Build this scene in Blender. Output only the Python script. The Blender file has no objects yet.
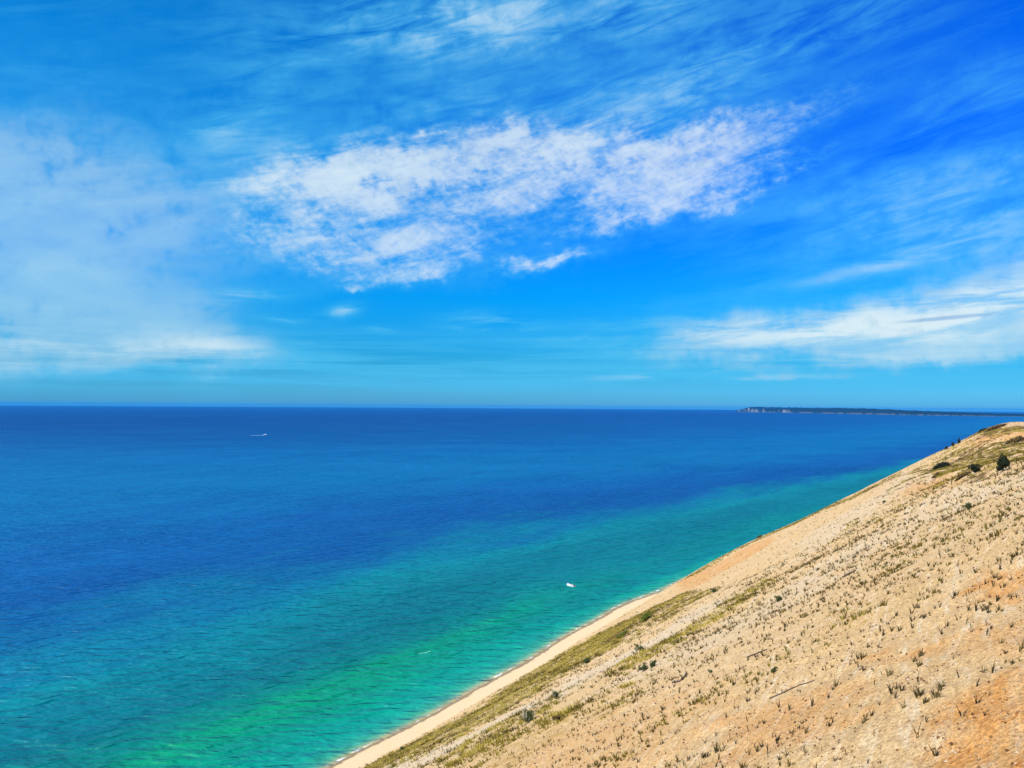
import bpy, math, random
import numpy as np
rnd = random.Random(7)
rng = np.random.default_rng(11)
SC = bpy.context.scene
COL = SC.collection

# ------------------------------------------------------------------ camera
F = 800.0
CAMZ = 120.0
ROLL = math.radians(0.36)
PITCH = math.radians(1.58)
D = np.array((0.5, 0.8660254))        # along the shore, away from the viewer
N = np.array((0.8660254, -0.5))       # inland

def look(px, py):
    "viewing direction of the survey camera for a bearing given in picture units"
    x = (px - 512) / F
    y = -(py - 384) / F
    c, s = math.cos(ROLL), math.sin(ROLL)
    x2, y2 = x * c - y * s, x * s + y * c
    cp, sp = math.cos(PITCH), math.sin(PITCH)
    return np.array([x2, cp - sp * y2, sp + cp * y2])

# ------------------------------------------------------------------ noise
def _hash(ix, iy, seed):
    h = (ix.astype(np.int64) * 374761393 + iy.astype(np.int64) * 668265263 + seed * 2147483647) & 0xFFFFFFFF
    h = ((h ^ (h >> 13)) * 1274126177) & 0xFFFFFFFF
    h = (h ^ (h >> 16)) & 0xFFFFFFFF
    return h.astype(np.float64) / 4294967295.0

def vnoise(x, y, seed=0):
    ix, iy = np.floor(x), np.floor(y)
    fx, fy = x - ix, y - iy
    fx = fx * fx * fx * (fx * (fx * 6 - 15) + 10)
    fy = fy * fy * fy * (fy * (fy * 6 - 15) + 10)
    a = _hash(ix, iy, seed); b = _hash(ix + 1, iy, seed)
    c = _hash(ix, iy + 1, seed); d = _hash(ix + 1, iy + 1, seed)
    return (a + (b - a) * fx) * (1 - fy) + (c + (d - c) * fx) * fy - 0.5

def fbm(x, y, seed=0, octaves=4):
    r = 0; a = 1.0
    for o in range(octaves):
        r = r + a * vnoise(x, y, seed + o * 17)
        x = x * 2.03 + 5.1; y = y * 2.03 - 3.7; a *= 0.5
    return r

def sstep(a, b, x):
    t = np.clip((x - a) / (b - a), 0, 1)
    return t * t * (3 - 2 * t)

# ------------------------------------------------------------------ terrain height (water level = 0)
def shore_u(v):
    return -185 + 1.3 * np.sin(v / 41.0 + 0.6) + 0.6 * np.sin(v / 13.0 + 1.0) + 8 * sstep(440, 560, v) + 0.13 * np.maximum(v - 548, 0)

def smin(a, b, k):
    h = np.clip(0.5 + 0.5 * (b - a) / k, 0, 1)
    return b + (a - b) * h - k * h * (1 - h)

def height(x, y):
    u = x * N[0] + y * N[1]
    v = x * D[0] + y * D[1]
    t = u - shore_u(v)
    foot = 9.8 + 1.3 * np.sin(v / 23.0) + 5.0 * fbm(v / 30.0, u * 0, 3, 2) - 2.5 * sstep(430, 520, v)
    beach = 0.12 * t
    slope = (CAMZ - 13.5) + 0.605 * u
    slope = slope + 3.6 * np.exp(-((u + 130) / 45.0) ** 2) * sstep(380, 540, v)
    blend = sstep(foot - 1.0, foot + 5.0, t)
    z = beach * (1 - blend) + np.maximum(slope, beach) * blend
    crest = 113.6 + 1.2 * fbm(u / 40, v / 40, 9, 3)
    z = smin(z, crest, 5.0)
    # blowout hollow below the crest
    lip = 9.0 - 0.16 * (v - 150)
    hol = sstep(0, 34, u - lip + 4) * sstep(150, 250, v) * (1 - sstep(370, 500, v))
    z = z - 7.0 * hol
    # small step in the far side of the hollow, the undercut bank
    amp = sstep(foot, foot + 14, t)
    z = z + amp * (1.3 * fbm(u / 33, v / 46, 21, 3) + 0.30 * fbm(u / 11.0, v / 7.0, 31, 3)
                   + 0.11 * fbm(u / 2.2, v / 1.6, 41, 3))
    z = z + hol * 2.2 * fbm(u / 14, v / 11, 51, 4)
    z = z + (1 - amp) * sstep(0, 3, t) * 0.10 * fbm(u / 3.0, v / 9.0, 61, 2)
    # wind terraces running slantwise over the face
    near = sstep(20, 60, u + 75)
    tt = (u * 0.52 + v * 0.86)
    z = z + amp * near * 0.06 * np.sin(tt * 1.15 + 5.0 * fbm(u / 9, v / 9, 71, 3)) * (1 - sstep(70, 120, v))
    # the face turns away inland beyond the nose
    w = v - 538 - 5 * fbm(u / 20, v * 0, 81, 3)
    z = z - 0.62 * (np.sqrt(w * w + 60) + w) * 0.5 * (1 - sstep(70, 160, u))
    # under water
    z = np.where(t < 0, np.minimum(z, np.maximum(0.12 * t, -6)), z)
    return np.maximum(z, -6)

def ground(px, py):
    "real ground point met along a bearing"
    d = look(px, py)
    k = np.exp(np.linspace(math.log(8), math.log(900), 6000))
    g = height(d[0] * k, d[1] * k) - (CAMZ + d[2] * k)
    i = int(np.argmax(g > 0))
    if g[i] <= 0:
        i = len(k) - 1
    kk = k[i]
    return float(d[0] * kk), float(d[1] * kk), float(CAMZ + d[2] * kk), float(kk)
#TOOLCUT

# ------------------------------------------------------------------ helpers
def tag(o, label=None, cat=None, group=None, kind=None):
    if label: o['label'] = label
    if cat: o['category'] = cat
    if group: o['group'] = group
    if kind: o['kind'] = kind
    return o

def link(name, me, parent=None, loc=(0, 0, 0)):
    o = bpy.data.objects.new(name, me)
    COL.objects.link(o)
    o.location = loc
    if parent: o.parent = parent
    return o

def mesh_np(name, verts, faces, mat, smooth=False):
    verts = np.asarray(verts, dtype=np.float32)
    faces = np.asarray(faces, dtype=np.int32)
    me = bpy.data.meshes.new(name)
    nf, k = faces.shape
    me.vertices.add(len(verts)); me.vertices.foreach_set('co', verts.ravel())
    me.loops.add(nf * k); me.loops.foreach_set('vertex_index', faces.ravel())
    me.polygons.add(nf)
    me.polygons.foreach_set('loop_start', np.arange(0, nf * k, k, dtype=np.int32))
    me.polygons.foreach_set('loop_total', np.full(nf, k, dtype=np.int32))
    me.polygons.foreach_set('use_smooth', np.full(nf, smooth))
    me.update(calc_edges=True)
    if mat: me.materials.append(mat)
    return me

def point_attr(me, name, arr):
    a = me.attributes.new(name, 'FLOAT', 'POINT')
    a.data.foreach_set('value', np.asarray(arr, dtype=np.float32))

def empty(name, loc, rz=0):
    o = bpy.data.objects.new(name, None)
    COL.objects.link(o)
    o.location = loc; o.rotation_euler = (0, 0, rz)
    o.empty_display_size = 0.3
    return o

def inside(px, py, poly):
    c = np.zeros(px.shape, bool)
    n = len(poly)
    for i in range(n):
        x1, y1 = poly[i]; x2, y2 = poly[(i + 1) % n]
        if y1 == y2: continue
        m = ((y1 > py) != (y2 > py)) & (px < (x2 - x1) * (py - y1) / (y2 - y1) + x1)
        c ^= m
    return c

def polydist(px, py, poly):
    d = np.full(px.shape, 1e9)
    n = len(poly)
    for i in range(n):
        x1, y1 = poly[i]; x2, y2 = poly[(i + 1) % n]
        dx, dy = x2 - x1, y2 - y1
        L = dx * dx + dy * dy + 1e-9
        t = np.clip(((px - x1) * dx + (py - y1) * dy) / L, 0, 1)
        d = np.minimum(d, np.hypot(px - x1 - t * dx, py - y1 - t * dy))
    return np.where(inside(px, py, poly), d, -d)

# ------------------------------------------------------------------ node maths
class NT:
    def __init__(s, nt):
        s.nt = nt
    def node(s, t, **kw):
        n = s.nt.nodes.new(t)
        for k, v in kw.items(): setattr(n, k, v)
        return n
    def _in(s, sock, v):
        if isinstance(v, E): s.nt.links.new(v.s, sock)
        elif hasattr(v, 'is_linked'): s.nt.links.new(v, sock)
        else: sock.default_value = v
    def m(s, op, a, b=None, c=None, clamp=False):
        n = s.node('ShaderNodeMath', operation=op); n.use_clamp = clamp
        s._in(n.inputs[0], a)
        if b is not None: s._in(n.inputs[1], b)
        if c is not None: s._in(n.inputs[2], c)
        return E(s, n.outputs[0])
    def comb(s, x, y, z=0.0):
        n = s.node('ShaderNodeCombineXYZ')
        for i, v in enumerate((x, y, z)): s._in(n.inputs[i], v)
        return E(s, n.outputs[0])
    def sep(s, v):
        n = s.node('ShaderNodeSeparateXYZ'); s._in(n.inputs[0], v)
        return [E(s, o) for o in n.outputs]
    def noise(s, vec, scale=1.0, detail=4.0, rough=0.5, dist=0.0, color=False, lac=2.0):
        n = s.node('ShaderNodeTexNoise'); s._in(n.inputs['Vector'], vec)
        n.inputs['Scale'].default_value = scale; n.inputs['Detail'].default_value = detail
        n.inputs['Roughness'].default_value = rough; n.inputs['Distortion'].default_value = dist
        n.inputs['Lacunarity'].default_value = lac
        return E(s, n.outputs['Color' if color else 'Fac'])
    def map(s, v, a, b, c=0.0, d=1.0, smooth=True):
        n = s.node('ShaderNodeMapRange'); n.interpolation_type = 'SMOOTHSTEP' if smooth else 'LINEAR'
        s._in(n.inputs[0], v)
        for i, q in enumerate((a, b, c, d)): s._in(n.inputs[i + 1], q)
        return E(s, n.outputs[0])
    def mapping(s, v, loc=(0, 0, 0), rot=(0, 0, 0), scale=(1, 1, 1), kind='POINT'):
        n = s.node('ShaderNodeMapping', vector_type=kind); s._in(n.inputs[0], v)
        n.inputs['Location'].default_value = loc
        n.inputs['Rotation'].default_value = rot
        n.inputs['Scale'].default_value = scale
        return E(s, n.outputs[0])
    def length(s, v):
        n = s.node('ShaderNodeVectorMath', operation='LENGTH'); s._in(n.inputs[0], v)
        return E(s, n.outputs['Value'])
    def vadd(s, a, b, op='ADD'):
        n = s.node('ShaderNodeVectorMath', operation=op); s._in(n.inputs[0], a); s._in(n.inputs[1], b)
        return E(s, n.outputs[0])
    def vscale(s, a, k):
        n = s.node('ShaderNodeVectorMath', operation='SCALE'); s._in(n.inputs[0], a); s._in(n.inputs['Scale'], k)
        return E(s, n.outputs[0])
    def ramp(s, v, stops, interp='LINEAR'):
        n = s.node('ShaderNodeValToRGB'); s._in(n.inputs[0], v)
        cr = n.color_ramp; cr.interpolation = interp
        while len(cr.elements) > 1: cr.elements.remove(cr.elements[-1])
        for i, (p, c) in enumerate(stops):
            e = cr.elements[0] if i == 0 else cr.elements.new(p)
            e.position = p; e.color = (*c, 1)
        return E(s, n.outputs[0])
    def mix(s, f, a, b, blend='MIX'):
        n = s.node('ShaderNodeMix', data_type='RGBA', blend_type=blend)
        s._in(n.inputs[0], f)
        for sk, v in ((n.inputs[6], a), (n.inputs[7], b)):
            if isinstance(v, tuple): sk.default_value = (*v, 1)
            else: s._in(sk, v)
        return E(s, n.outputs[2])
    def attr(s, name):
        n = s.node('ShaderNodeAttribute', attribute_name=name)
        return E(s, n.outputs['Fac'])

class E:
    def __init__(s, g, sock): s.g, s.s = g, sock
    def __add__(s, o): return s.g.m('ADD', s, o)
    __radd__ = __add__
    def __sub__(s, o): return s.g.m('SUBTRACT', s, o)
    def __rsub__(s, o): return s.g.m('SUBTRACT', o, s)
    def __mul__(s, o): return s.g.m('MULTIPLY', s, o)
    __rmul__ = __mul__
    def __truediv__(s, o): return s.g.m('DIVIDE', s, o)

def new_mat(name, rough=0.9, spec=0.2):
    m = bpy.data.materials.new(name); m.use_nodes = True
    nt = m.node_tree
    b = nt.nodes['Principled BSDF']
    b.inputs['Roughness'].default_value = rough
    b.inputs['Specular IOR Level'].default_value = spec
    return m, NT(nt), b

def simple_mat(name, col, rough=0.85, var=0.25, scale=3.0, spec=0.2, metallic=0.0):
    m, g, b = new_mat(name, rough, spec)
    tc = g.node('ShaderNodeTexCoord')
    n = g.noise(tc.outputs['Object'], scale, 3)
    oi = g.node('ShaderNodeObjectInfo')
    k = (n * (2 * var) + (1 - var)) * (E(g, oi.outputs['Random']) * 0.3 + 0.85)
    c = g.mix(1.0, tuple(col), g.comb(k, k, k), 'MULTIPLY')
    g._in(b.inputs['Base Color'], c)
    b.inputs['Metallic'].default_value = metallic
    return m

def bump(g, b, h, strength, dist):
    n = g.node('ShaderNodeBump'); n.inputs['Strength'].default_value = strength
    n.inputs['Distance'].default_value = dist
    g._in(n.inputs['Height'], h)
    g.nt.links.new(n.outputs[0], b.inputs['Normal'])
    return n

# ------------------------------------------------------------------ ground cover zones on the dune
# each outline was surveyed as bearings and laid on the real ground: (kind, strength, soft edge m, raggedness m, outline)
ZONES = [
 ('green', 1.0, 4.0, 7.0, [(352,770),(420,738),(480,708),(512,684),(560,655),(600,633),(640,614),(656,606),(640,628),(600,658),(575,670),(535,692),(500,716),(440,748),(395,770)]),
 ('green', 0.8, 2.0, 3.5, [(408,770),(450,752),(500,722),(545,698),(575,686),(590,676),(560,706),(520,728),(470,756),(440,772)]),
 ('green', 0.85, 2.0, 2.5, [(600,676),(640,652),(690,624),(725,602),(768,578),(772,583),(735,610),(700,632),(650,662),(610,682)]),
 ('green', 0.6, 3.0, 6.0, [(640,616),(670,600),(700,588),(712,592),(690,606),(655,628),(630,644)]),
 ('green', 0.75, 2.0, 2.0, [(785,521),(805,516),(822,509),(822,512),(800,521),(786,526)]),
 ('green', 0.55, 2.0, 2.5, [(838,528),(862,516),(862,522),(842,532)]),
 ('green', 0.62, 8.0, 22.0, [(930,460),(950,449),(968,444),(1000,438),(1060,436),(1060,462),(1012,470),(1000,474),(970,480),(945,474),(932,468)]),
 ('green', 0.9, 4.0, 5.0, [(975,434),(1000,429),(1060,430),(1060,436),(1010,434),(985,438)]),
 ('green', 0.5, 2.0, 3.0, [(925,473),(945,472),(960,478),(975,482),(950,484),(935,478)]),
 ('green', 0.55, 2.5, 5.0, [(560,706),(600,690),(640,676),(700,650),(705,655),(650,684),(600,706),(560,720)]),
 ('dry', 0.9, 3.0, 5.0, [(500,740),(530,725),(560,710),(600,696),(640,690),(610,712),(570,728),(520,760),(440,790),(430,775)]),
 ('dry', 0.7, 2.0, 4.0, [(680,712),(710,690),(750,668),(800,640),(840,610),(905,580),(925,590),(880,620),(830,650),(770,672),(730,700),(690,735),(640,760),(600,765)]),
 ('dry', 0.5, 2.0, 4.0, [(880,560),(930,530),(980,510),(1060,490),(1060,520),(1000,560),(940,600),(900,610)]),
 ('green', 0.6, 1.0, 1.5, [(676,584),(700,569),(737,548),(775,531),(823,508),(853,496),(880,482),(900,472),(900,475),(880,485),(853,499),(823,511),(775,534),(737,551),(700,573)]),
 ('brown', 0.9, 3.0, 6.0, [(982,433),(1000,428),(1030,426),(1060,428),(1060,431),(1020,431),(998,432),(985,436)]),
 ('brown', 1.0, 3.0, 6.0, [(1008,444),(1020,438),(1060,434),(1060,444),(1025,447),(1010,448)]),
 ('brown', 0.7, 5.0, 10.0, [(960,452),(985,446),(1005,446),(1060,450),(1060,462),(1010,462),(980,462),(958,458)]),
 ('brown', 0.9, 3.0, 4.0, [(955,476),(975,475),(995,476),(990,480),(965,481)]),
 ('brown', 0.8, 3.0, 6.0, [(930,468),(950,462),(975,466),(990,468),(975,472),(945,471)]),
 ('brown', 0.35, 2.0, 5.0, [(700,596),(735,582),(770,566),(800,552),(800,555),(770,570),(735,587),(702,601)]),
 ('brown', 0.5, 2.0, 4.0, [(600,640),(640,618),(680,598),(684,600),(645,622),(606,646)]),
 ('brown', 0.6, 2.0, 4.0, [(352,772),(420,738),(480,708),(540,670),(545,674),(484,713),(424,745),(365,778)]),
 ('pale', 1.0, 1.5, 2.5, [(375,770),(430,750),(470,735),(500,716),(540,698),(545,702),(500,724),(450,752),(410,772)]),
 ('pale', 0.9, 3.0, 4.0, [(540,700),(575,676),(610,660),(650,640),(690,612),(722,596),(728,600),(690,624),(640,652),(600,674),(575,690),(550,706)]),
 ('pale', 0.55, 4.0, 8.0, [(560,712),(610,684),(650,664),(700,636),(760,602),(840,552),(890,524),(940,492),(1060,462),(1060,475),(980,500),(930,520),(880,550),(800,600),(740,632),(690,660),(620,690)]),
 ('pale', 0.6, 4.0, 4.0, [(800,540),(845,512),(880,492),(905,472),(945,472),(940,480),(905,490),(880,510),(840,535),(800,560)]),
 ('orange', 1.0, 1.2, 2.5, [(1100,660),(1024,668),(985,690),(950,715),(925,745),(900,790),(1100,800)]),
 ('orange', 0.9, 1.5, 2.5, [(960,592),(985,570),(1100,545),(1100,600),(1024,605),(985,606)]),
 ('orange', 0.6, 1.0, 2.0, [(855,655),(930,640),(985,620),(1060,615),(1060,640),(960,660),(900,672),(850,672)]),
 ('orange', 0.55, 1.0, 2.0, [(720,720),(800,690),(860,672),(880,685),(850,720),(760,760),(700,790)]),
 ('orange', 0.8, 2.5, 3.0, [(676,584),(700,572),(737,552),(760,541),(775,537),(770,545),(740,562),(710,580),(690,590)]),
 ('orange', 0.8, 3.0, 5.0, [(905,484),(925,478),(950,474),(975,478),(945,488),(915,494),(895,494)]),
 ('orange', 0.75, 4.0, 4.0, [(965,442),(1000,432),(1060,432),(1060,440),(1010,440),(975,446)]),
 ('orange', 0.35, 3.0, 6.0, [(480,770),(560,735),(620,715),(680,700),(760,740),(700,790),(480,800)]),
]
def zone_poly(pts):
    out = []
    for px, py in pts:
        x, y, z, k = ground(px, py)
        n = 0
        while k > 640 and n < 30:
            py += 1; n += 1
            x, y, z, k = ground(px, py)
        out.append((x * N[0] + y * N[1], x * D[0] + y * D[1]))
    return out
ZP = [(k, s, soft, rag, zone_poly(p)) for k, s, soft, rag, p in ZONES]

def zones(x, y):
    u = x * N[0] + y * N[1]; v = x * D[0] + y * D[1]
    t = u - shore_u(v)
    on = sstep(9, 12, t)
    res = {k: np.zeros(x.shape) for k in ('green', 'dry', 'pale', 'orange', 'brown')}
    fine = fbm(u / 3.4, v / 1.9, 101, 4); coarse = fbm(u / 22, v / 9, 111, 3)
    for k, s, soft, rag, poly in ZP:
        pu = [p[0] for p in poly]; pv = [p[1] for p in poly]; m = 40
        near = (u > min(pu) - m) & (u < max(pu) + m) & (v > min(pv) - m) & (v < max(pv) + m)
        if not near.any(): continue
        d = polydist(u[near], v[near], poly)
        d = d + rag * (1.0 * coarse[near] + 1.3 * fine[near])
        w = s * sstep(-soft, soft, d)
        res[k][near] = np.maximum(res[k][near], w)
    for k in res: res[k] = res[k] * on
    res['green'] = np.clip(res['green'], 0, 1)
    return res

# ------------------------------------------------------------------ materials: ground
U3 = None
def uvw(g):
    "world position turned into (inland, along shore, up)"
    geo = g.node('ShaderNodeNewGeometry')
    x, y, z = g.sep(geo.outputs['Position'])
    u = x * float(N[0]) + y * float(N[1])
    v = x * float(D[0]) + y * float(D[1])
    return u, v, z, g.comb(u, v, z)

def make_sand():
    m, g, b = new_mat('dune_sand', 0.95, 0.05)
    u, v, z, p = uvw(g)
    green, dry, pale, orange, brown = (g.attr(k) for k in ('green', 'dry', 'pale', 'orange', 'brown'))
    base = g.mix(g.noise(p, 0.06, 3), SAND_A, SAND_B)
    # wind and slip streaks: slantwise close to the viewer, down the fall line farther off
    far = g.map(v, 70, 120)
    sta = g.mapping(p, rot=(0, 0, math.radians(-60)), scale=(1.5, 0.22, 0.4))
    stb = g.mapping(p, rot=(0, 0, math.radians(76)), scale=(0.8, 0.10, 0.4))
    vm = g.node('ShaderNodeMix', data_type='VECTOR'); g._in(vm.inputs[0], far); g._in(vm.inputs[4], sta); g._in(vm.inputs[5], stb)
    st = E(g, vm.outputs[1])
    s1 = g.noise(st, 1.0, 5, 0.62, 0.5)
    base = g.mix(g.map(s1, 0.50, 0.68), base, SAND_C)
    base = g.mix(g.map(s1, 0.50, 0.32) * (0.5 - far * 0.25), base, SAND_D)
    base = g.mix(orange * g.map(g.noise(st, 0.6, 5, 0.65), 0.35, 0.6, 0.3, 0.95), base, SAND_O)
    rust = g.noise(g.mapping(p, rot=(0, 0, math.radians(-60)), scale=(2.4, 1.1, 1)), 1.0, 5, 0.65, 0.8)
    base = g.mix(orange * g.map(rust, 0.58, 0.68, 0, 0.95), base, SAND_R)
    pp = g.noise(stb, 1.6, 6, 0.7)
    base = g.mix(pale * g.map(pp, 0.36, 0.60, 0.15, 0.95), base, SAND_P)
    # grit and pebbles
    g1 = g.noise(p, 3.6, 5, 0.85)
    g2 = g.noise(p, 14.0, 2, 0.7)
    grit = g.map(g1, 0.36, 0.66, 0.60, 1.24) * g.map(g2, 0.3, 0.7, 0.76, 1.20)
    base = g.mix(1.0, base, g.comb(grit, grit, grit), 'MULTIPLY')
    dk = g.noise(p, 5.0, 2, 0.6)
    base = g.mix(g.map(dk, 0.63, 0.71, 0, 0.65), base, (0.17, 0.10, 0.05))
    lt = g.noise(g.vadd(p, (7.3, 1.1, 4.0)), 5.0, 2, 0.6)
    base = g.mix(g.map(lt, 0.64, 0.72, 0, 0.5), base, (0.70, 0.62, 0.48))
    # plant cover
    pv = g.mapping(p, rot=(0, 0, math.radians(-16)), scale=(0.5, 1.0, 1.0))
    gn = g.noise(pv, 0.8, 5, 0.75)
    gcol = g.mix(g.map(g.noise(pv, 0.33, 4, 0.65), 0.38, 0.62), GRASS_A, GRASS_B)
    gcol = g.mix(g.map(g.noise(g.vadd(pv, (5, 2, 0)), 0.9, 4, 0.75), 0.46, 0.62), gcol, GRASS_C)
    thr = 0.78 - green * 0.28
    base = g.mix(g.map(gn, thr - 0.03, thr + 0.05) * g.map(green, 0.05, 0.3), base, gcol)
    thr2 = 0.74 - dry * 0.26
    base = g.mix(g.map(g.noise(g.vadd(pv, (3, 9, 1)), 1.1, 5, 0.75), thr2 - 0.05, thr2 + 0.08) * g.map(dry, 0.05, 0.3) * 0.8, base, DRY_A)
    bn = g.noise(g.vadd(pv, (1, 4, 6)), 0.5, 5, 0.75)
    base = g.mix(g.map(bn, 0.58 - brown * 0.20, 0.64 - brown * 0.20) * g.map(brown, 0.05, 0.3) * 0.92, base, (0.105, 0.058, 0.024))
    # clean washed beach sand
    base = g.mix((1.0 - g.map(z + g.noise(p, 0.2, 2) * 0.3, 1.3, 1.7)) * 0.8, base, (0.66, 0.51, 0.30))
    # wet sand by the water
    wet = 1.0 - g.map(z + g.noise(p, 0.35, 3) * 0.34, 0.30, 0.48)
    base = g.mix(wet * 0.9, base, (0.20, 0.145, 0.085))
    g._in(b.inputs['Base Color'], base)
    h = g1 * 0.6 + g2 * 0.12 + s1 * 0.22
    bump(g, b, h, 0.8, 0.24)
    return m

SAND_A = (0.64, 0.45, 0.225); SAND_B = (0.60, 0.385, 0.165); SAND_C = (0.67, 0.515, 0.31); SAND_D = (0.47, 0.30, 0.125)
SAND_O = (0.60, 0.285, 0.08); SAND_R = (0.38, 0.13, 0.022); SAND_P = (0.62, 0.51, 0.345)
GRASS_A = (0.13, 0.10, 0.008); GRASS_B = (0.30, 0.25, 0.03); GRASS_C = (0.055, 0.035, 0.004)
DRY_A = (0.36, 0.22, 0.05)

def grass_mat(name, tones, rough=0.8, vary=False):
    m, g, b = new_mat(name, rough, 0.15)
    t = g.attr('tone')
    c = g.ramp(t, [(i / (len(tones) - 1), c) for i, c in enumerate(tones)])
    oi = g.node('ShaderNodeObjectInfo')
    k = E(g, oi.outputs['Random']) * 2.0 + 0.5
    if vary: c = g.mix(1.0, c, g.comb(k, k, k * 0.8 + 0.2), 'MULTIPLY')
    g._in(b.inputs['Base Color'], c)
    return m

# ------------------------------------------------------------------ dune terrain
def fan(az0, az1, daz, rings):
    az = np.radians(np.arange(az0, az1 + daz / 2, daz))
    A, R = np.meshgrid(az, rings)
    x = R * np.sin(A); y = R * np.cos(A)
    nr, na = x.shape
    i = np.arange(nr - 1)[:, None] * na + np.arange(na - 1)[None, :]
    f = np.stack([i, i + 1, i + na + 1, i + na], -1).reshape(-1, 4)
    return x.ravel(), y.ravel(), f

def rings(r0, r1, k):
    n = int(math.log(r1 / r0) / math.log(1 + k)) + 1
    return r0 * (r1 / r0) ** (np.arange(n) / (n - 1))

x, y, f = fan(-40, 62, 0.13, np.concatenate([rings(2, 20, 0.05)[:-1], rings(20, 900, 0.0062)]))
z = height(x, y)
zn = zones(x, y)
keep = (z[f].max(axis=1) > -3)
me = mesh_np('dune', np.stack([x, y, z], 1), f[keep], make_sand(), True)
for k, a in zn.items(): point_attr(me, k, a)
tag(link('dune', me), kind='structure')
TX, TY, TZ, TN = x, y, z, zn

# ------------------------------------------------------------------ water
def make_water():
    m, g, b = new_mat('lake_water', 0.12, 0.5)
    b.inputs['IOR'].default_value = 1.333
    u, v, z, p = uvw(g)
    geo = g.node('ShaderNodeNewGeometry')
    xx, yy, _ = g.sep(geo.outputs['Position'])
    su = g.m('SINE', v / 41.0 + 0.6) * 1.3 + g.m('SINE', v / 13.0 + 1.0) * 0.6 - 185.0 + g.map(v, 440, 560) * 8.0 + g.m('MAXIMUM', v - 548.0, 0.0) * 0.13
    w = su - u                                   # metres out from the water's edge
    w_edge = w
    w = g.m('ABSOLUTE', w) * (1.0 + g.map(v, 600, 2600) * 0.9)
    warp = (g.noise(g.mapping(p, scale=(0.012, 0.0035, 1)), 1.0, 4, 0.55) - 0.5)
    wn = (g.noise(g.mapping(p, scale=(0.05, 0.012, 1)), 1.0, 4, 0.6) - 0.5)
    t = g.m('LOGARITHM', g.m('MAXIMUM', w * (warp * 1.1 + wn * 0.5 + 1.0), 1.0), 10.0)   # decades of metres
    t = t / 4.0
    col = g.ramp(t, WATER)
    # the green shallows turn to a bluer teal up the coast
    gz = g.map(t, 0.27, 0.34) * (1.0 - g.map(t, 0.47, 0.56))
    col = g.mix(gz * g.map(v, 230, 620) * 0.75, col, (0.001, 0.150, 0.175))
    # paler sandy shoals and darker beds lying on the bottom
    pat = g.noise(g.mapping(p, scale=(0.02, 0.005, 1)), 1.0, 5, 0.6)
    col = g.mix(g.map(pat, 0.35, 0.7), col, g.mix(1.0, col, (0.72, 0.86, 0.93), 'MULTIPLY'))
    # foam at the edge
    fo = g.noise(g.mapping(p, scale=(0.5, 0.14, 1)), 1.0, 4, 0.6)
    edge = (1.0 - g.map(w_edge, 0.5, 1.7)) * g.map(fo, 0.52, 0.62) * g.map(w_edge, -0.2, 0.2)
    g._in(b.inputs['Base Color'], g.mix(edge, col, (0.75, 0.78, 0.75)))
    q = g.comb(xx, yy, 0.0)
    # POINT mapping turned so that crests run up to the right, towards the shore
    ra = (0, 0, math.radians(-24))
    w1 = g.noise(g.mapping(q, rot=ra, scale=(0.09, 0.22, 1)), 1.0, 2, 0.5, 0.4)
    w3 = g.noise(g.mapping(q, rot=(0, 0, math.radians(-35)), scale=(0.02, 0.05, 1)), 1.0, 1, 0.6, 0.3)
    gust = g.noise(g.mapping(q, scale=(0.0016, 0.0036, 1)), 1.0, 4, 0.6)
    # two trains of short crested wind waves, about 5 m and 8.5 m apart
    sx, sy, _ = g.sep(g.mapping(q, rot=ra))
    ph = g.noise(g.mapping(q, rot=ra, scale=(0.035, 0.05, 1)), 1.0, 2, 0.6, color=False)
    amp1 = g.map(w1, 0.35, 0.65, 0.2, 1.0)
    t1 = g.m('SINE', sy * (6.2832 / 5.2) + ph * 20.0) * 0.28 * amp1
    sx2, sy2, _ = g.sep(g.mapping(q, rot=(0, 0, math.radians(-14))))
    t2 = g.m('SINE', sy2 * (6.2832 / 8.5) + ph * 14.0 + w3 * 9.0) * 0.34
    w2 = g.noise(g.mapping(q, rot=(0, 0, math.radians(-10)), scale=(0.33, 0.75, 1)), 1.0, 1, 0.5, 0.2)
    h = (w1 * 1.5 + w2 * 0.5 + t1 + t2) * 1.32 + w3 * 4.5
    bump_node = [bump(g, b, h * g.map(gust, 0.3, 0.7, 0.75, 1.4), 1.0, 1.0)]
    # wind-roughened water: body colour plus a capped mirror of the sky
    bn = bump_node[0]
    b.inputs['Specular IOR Level'].default_value = 0.0; b.inputs['Roughness'].default_value = 1.0
    gl = g.node('ShaderNodeBsdfGlossy'); gl.inputs['Roughness'].default_value = 0.42; gl.inputs['Color'].default_value = (0.42, 0.85, 1.0, 1)
    g.nt.links.new(bn.outputs[0], gl.inputs['Normal'])
    fr = g.node('ShaderNodeFresnel'); fr.inputs['IOR'].default_value = 1.333
    g.nt.links.new(bn.outputs[0], fr.inputs['Normal'])
    mx = g.node('ShaderNodeMixShader')
    g._in(mx.inputs[0], g.m('MINIMUM', E(g, fr.outputs[0]) * 0.5, 0.13))
    g.nt.links.new(b.outputs[0], mx.inputs[1]); g.nt.links.new(gl.outputs[0], mx.inputs[2])
    g.nt.links.new(mx.outputs[0], g.nt.nodes['Material Output'].inputs['Surface'])
    return m
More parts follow.
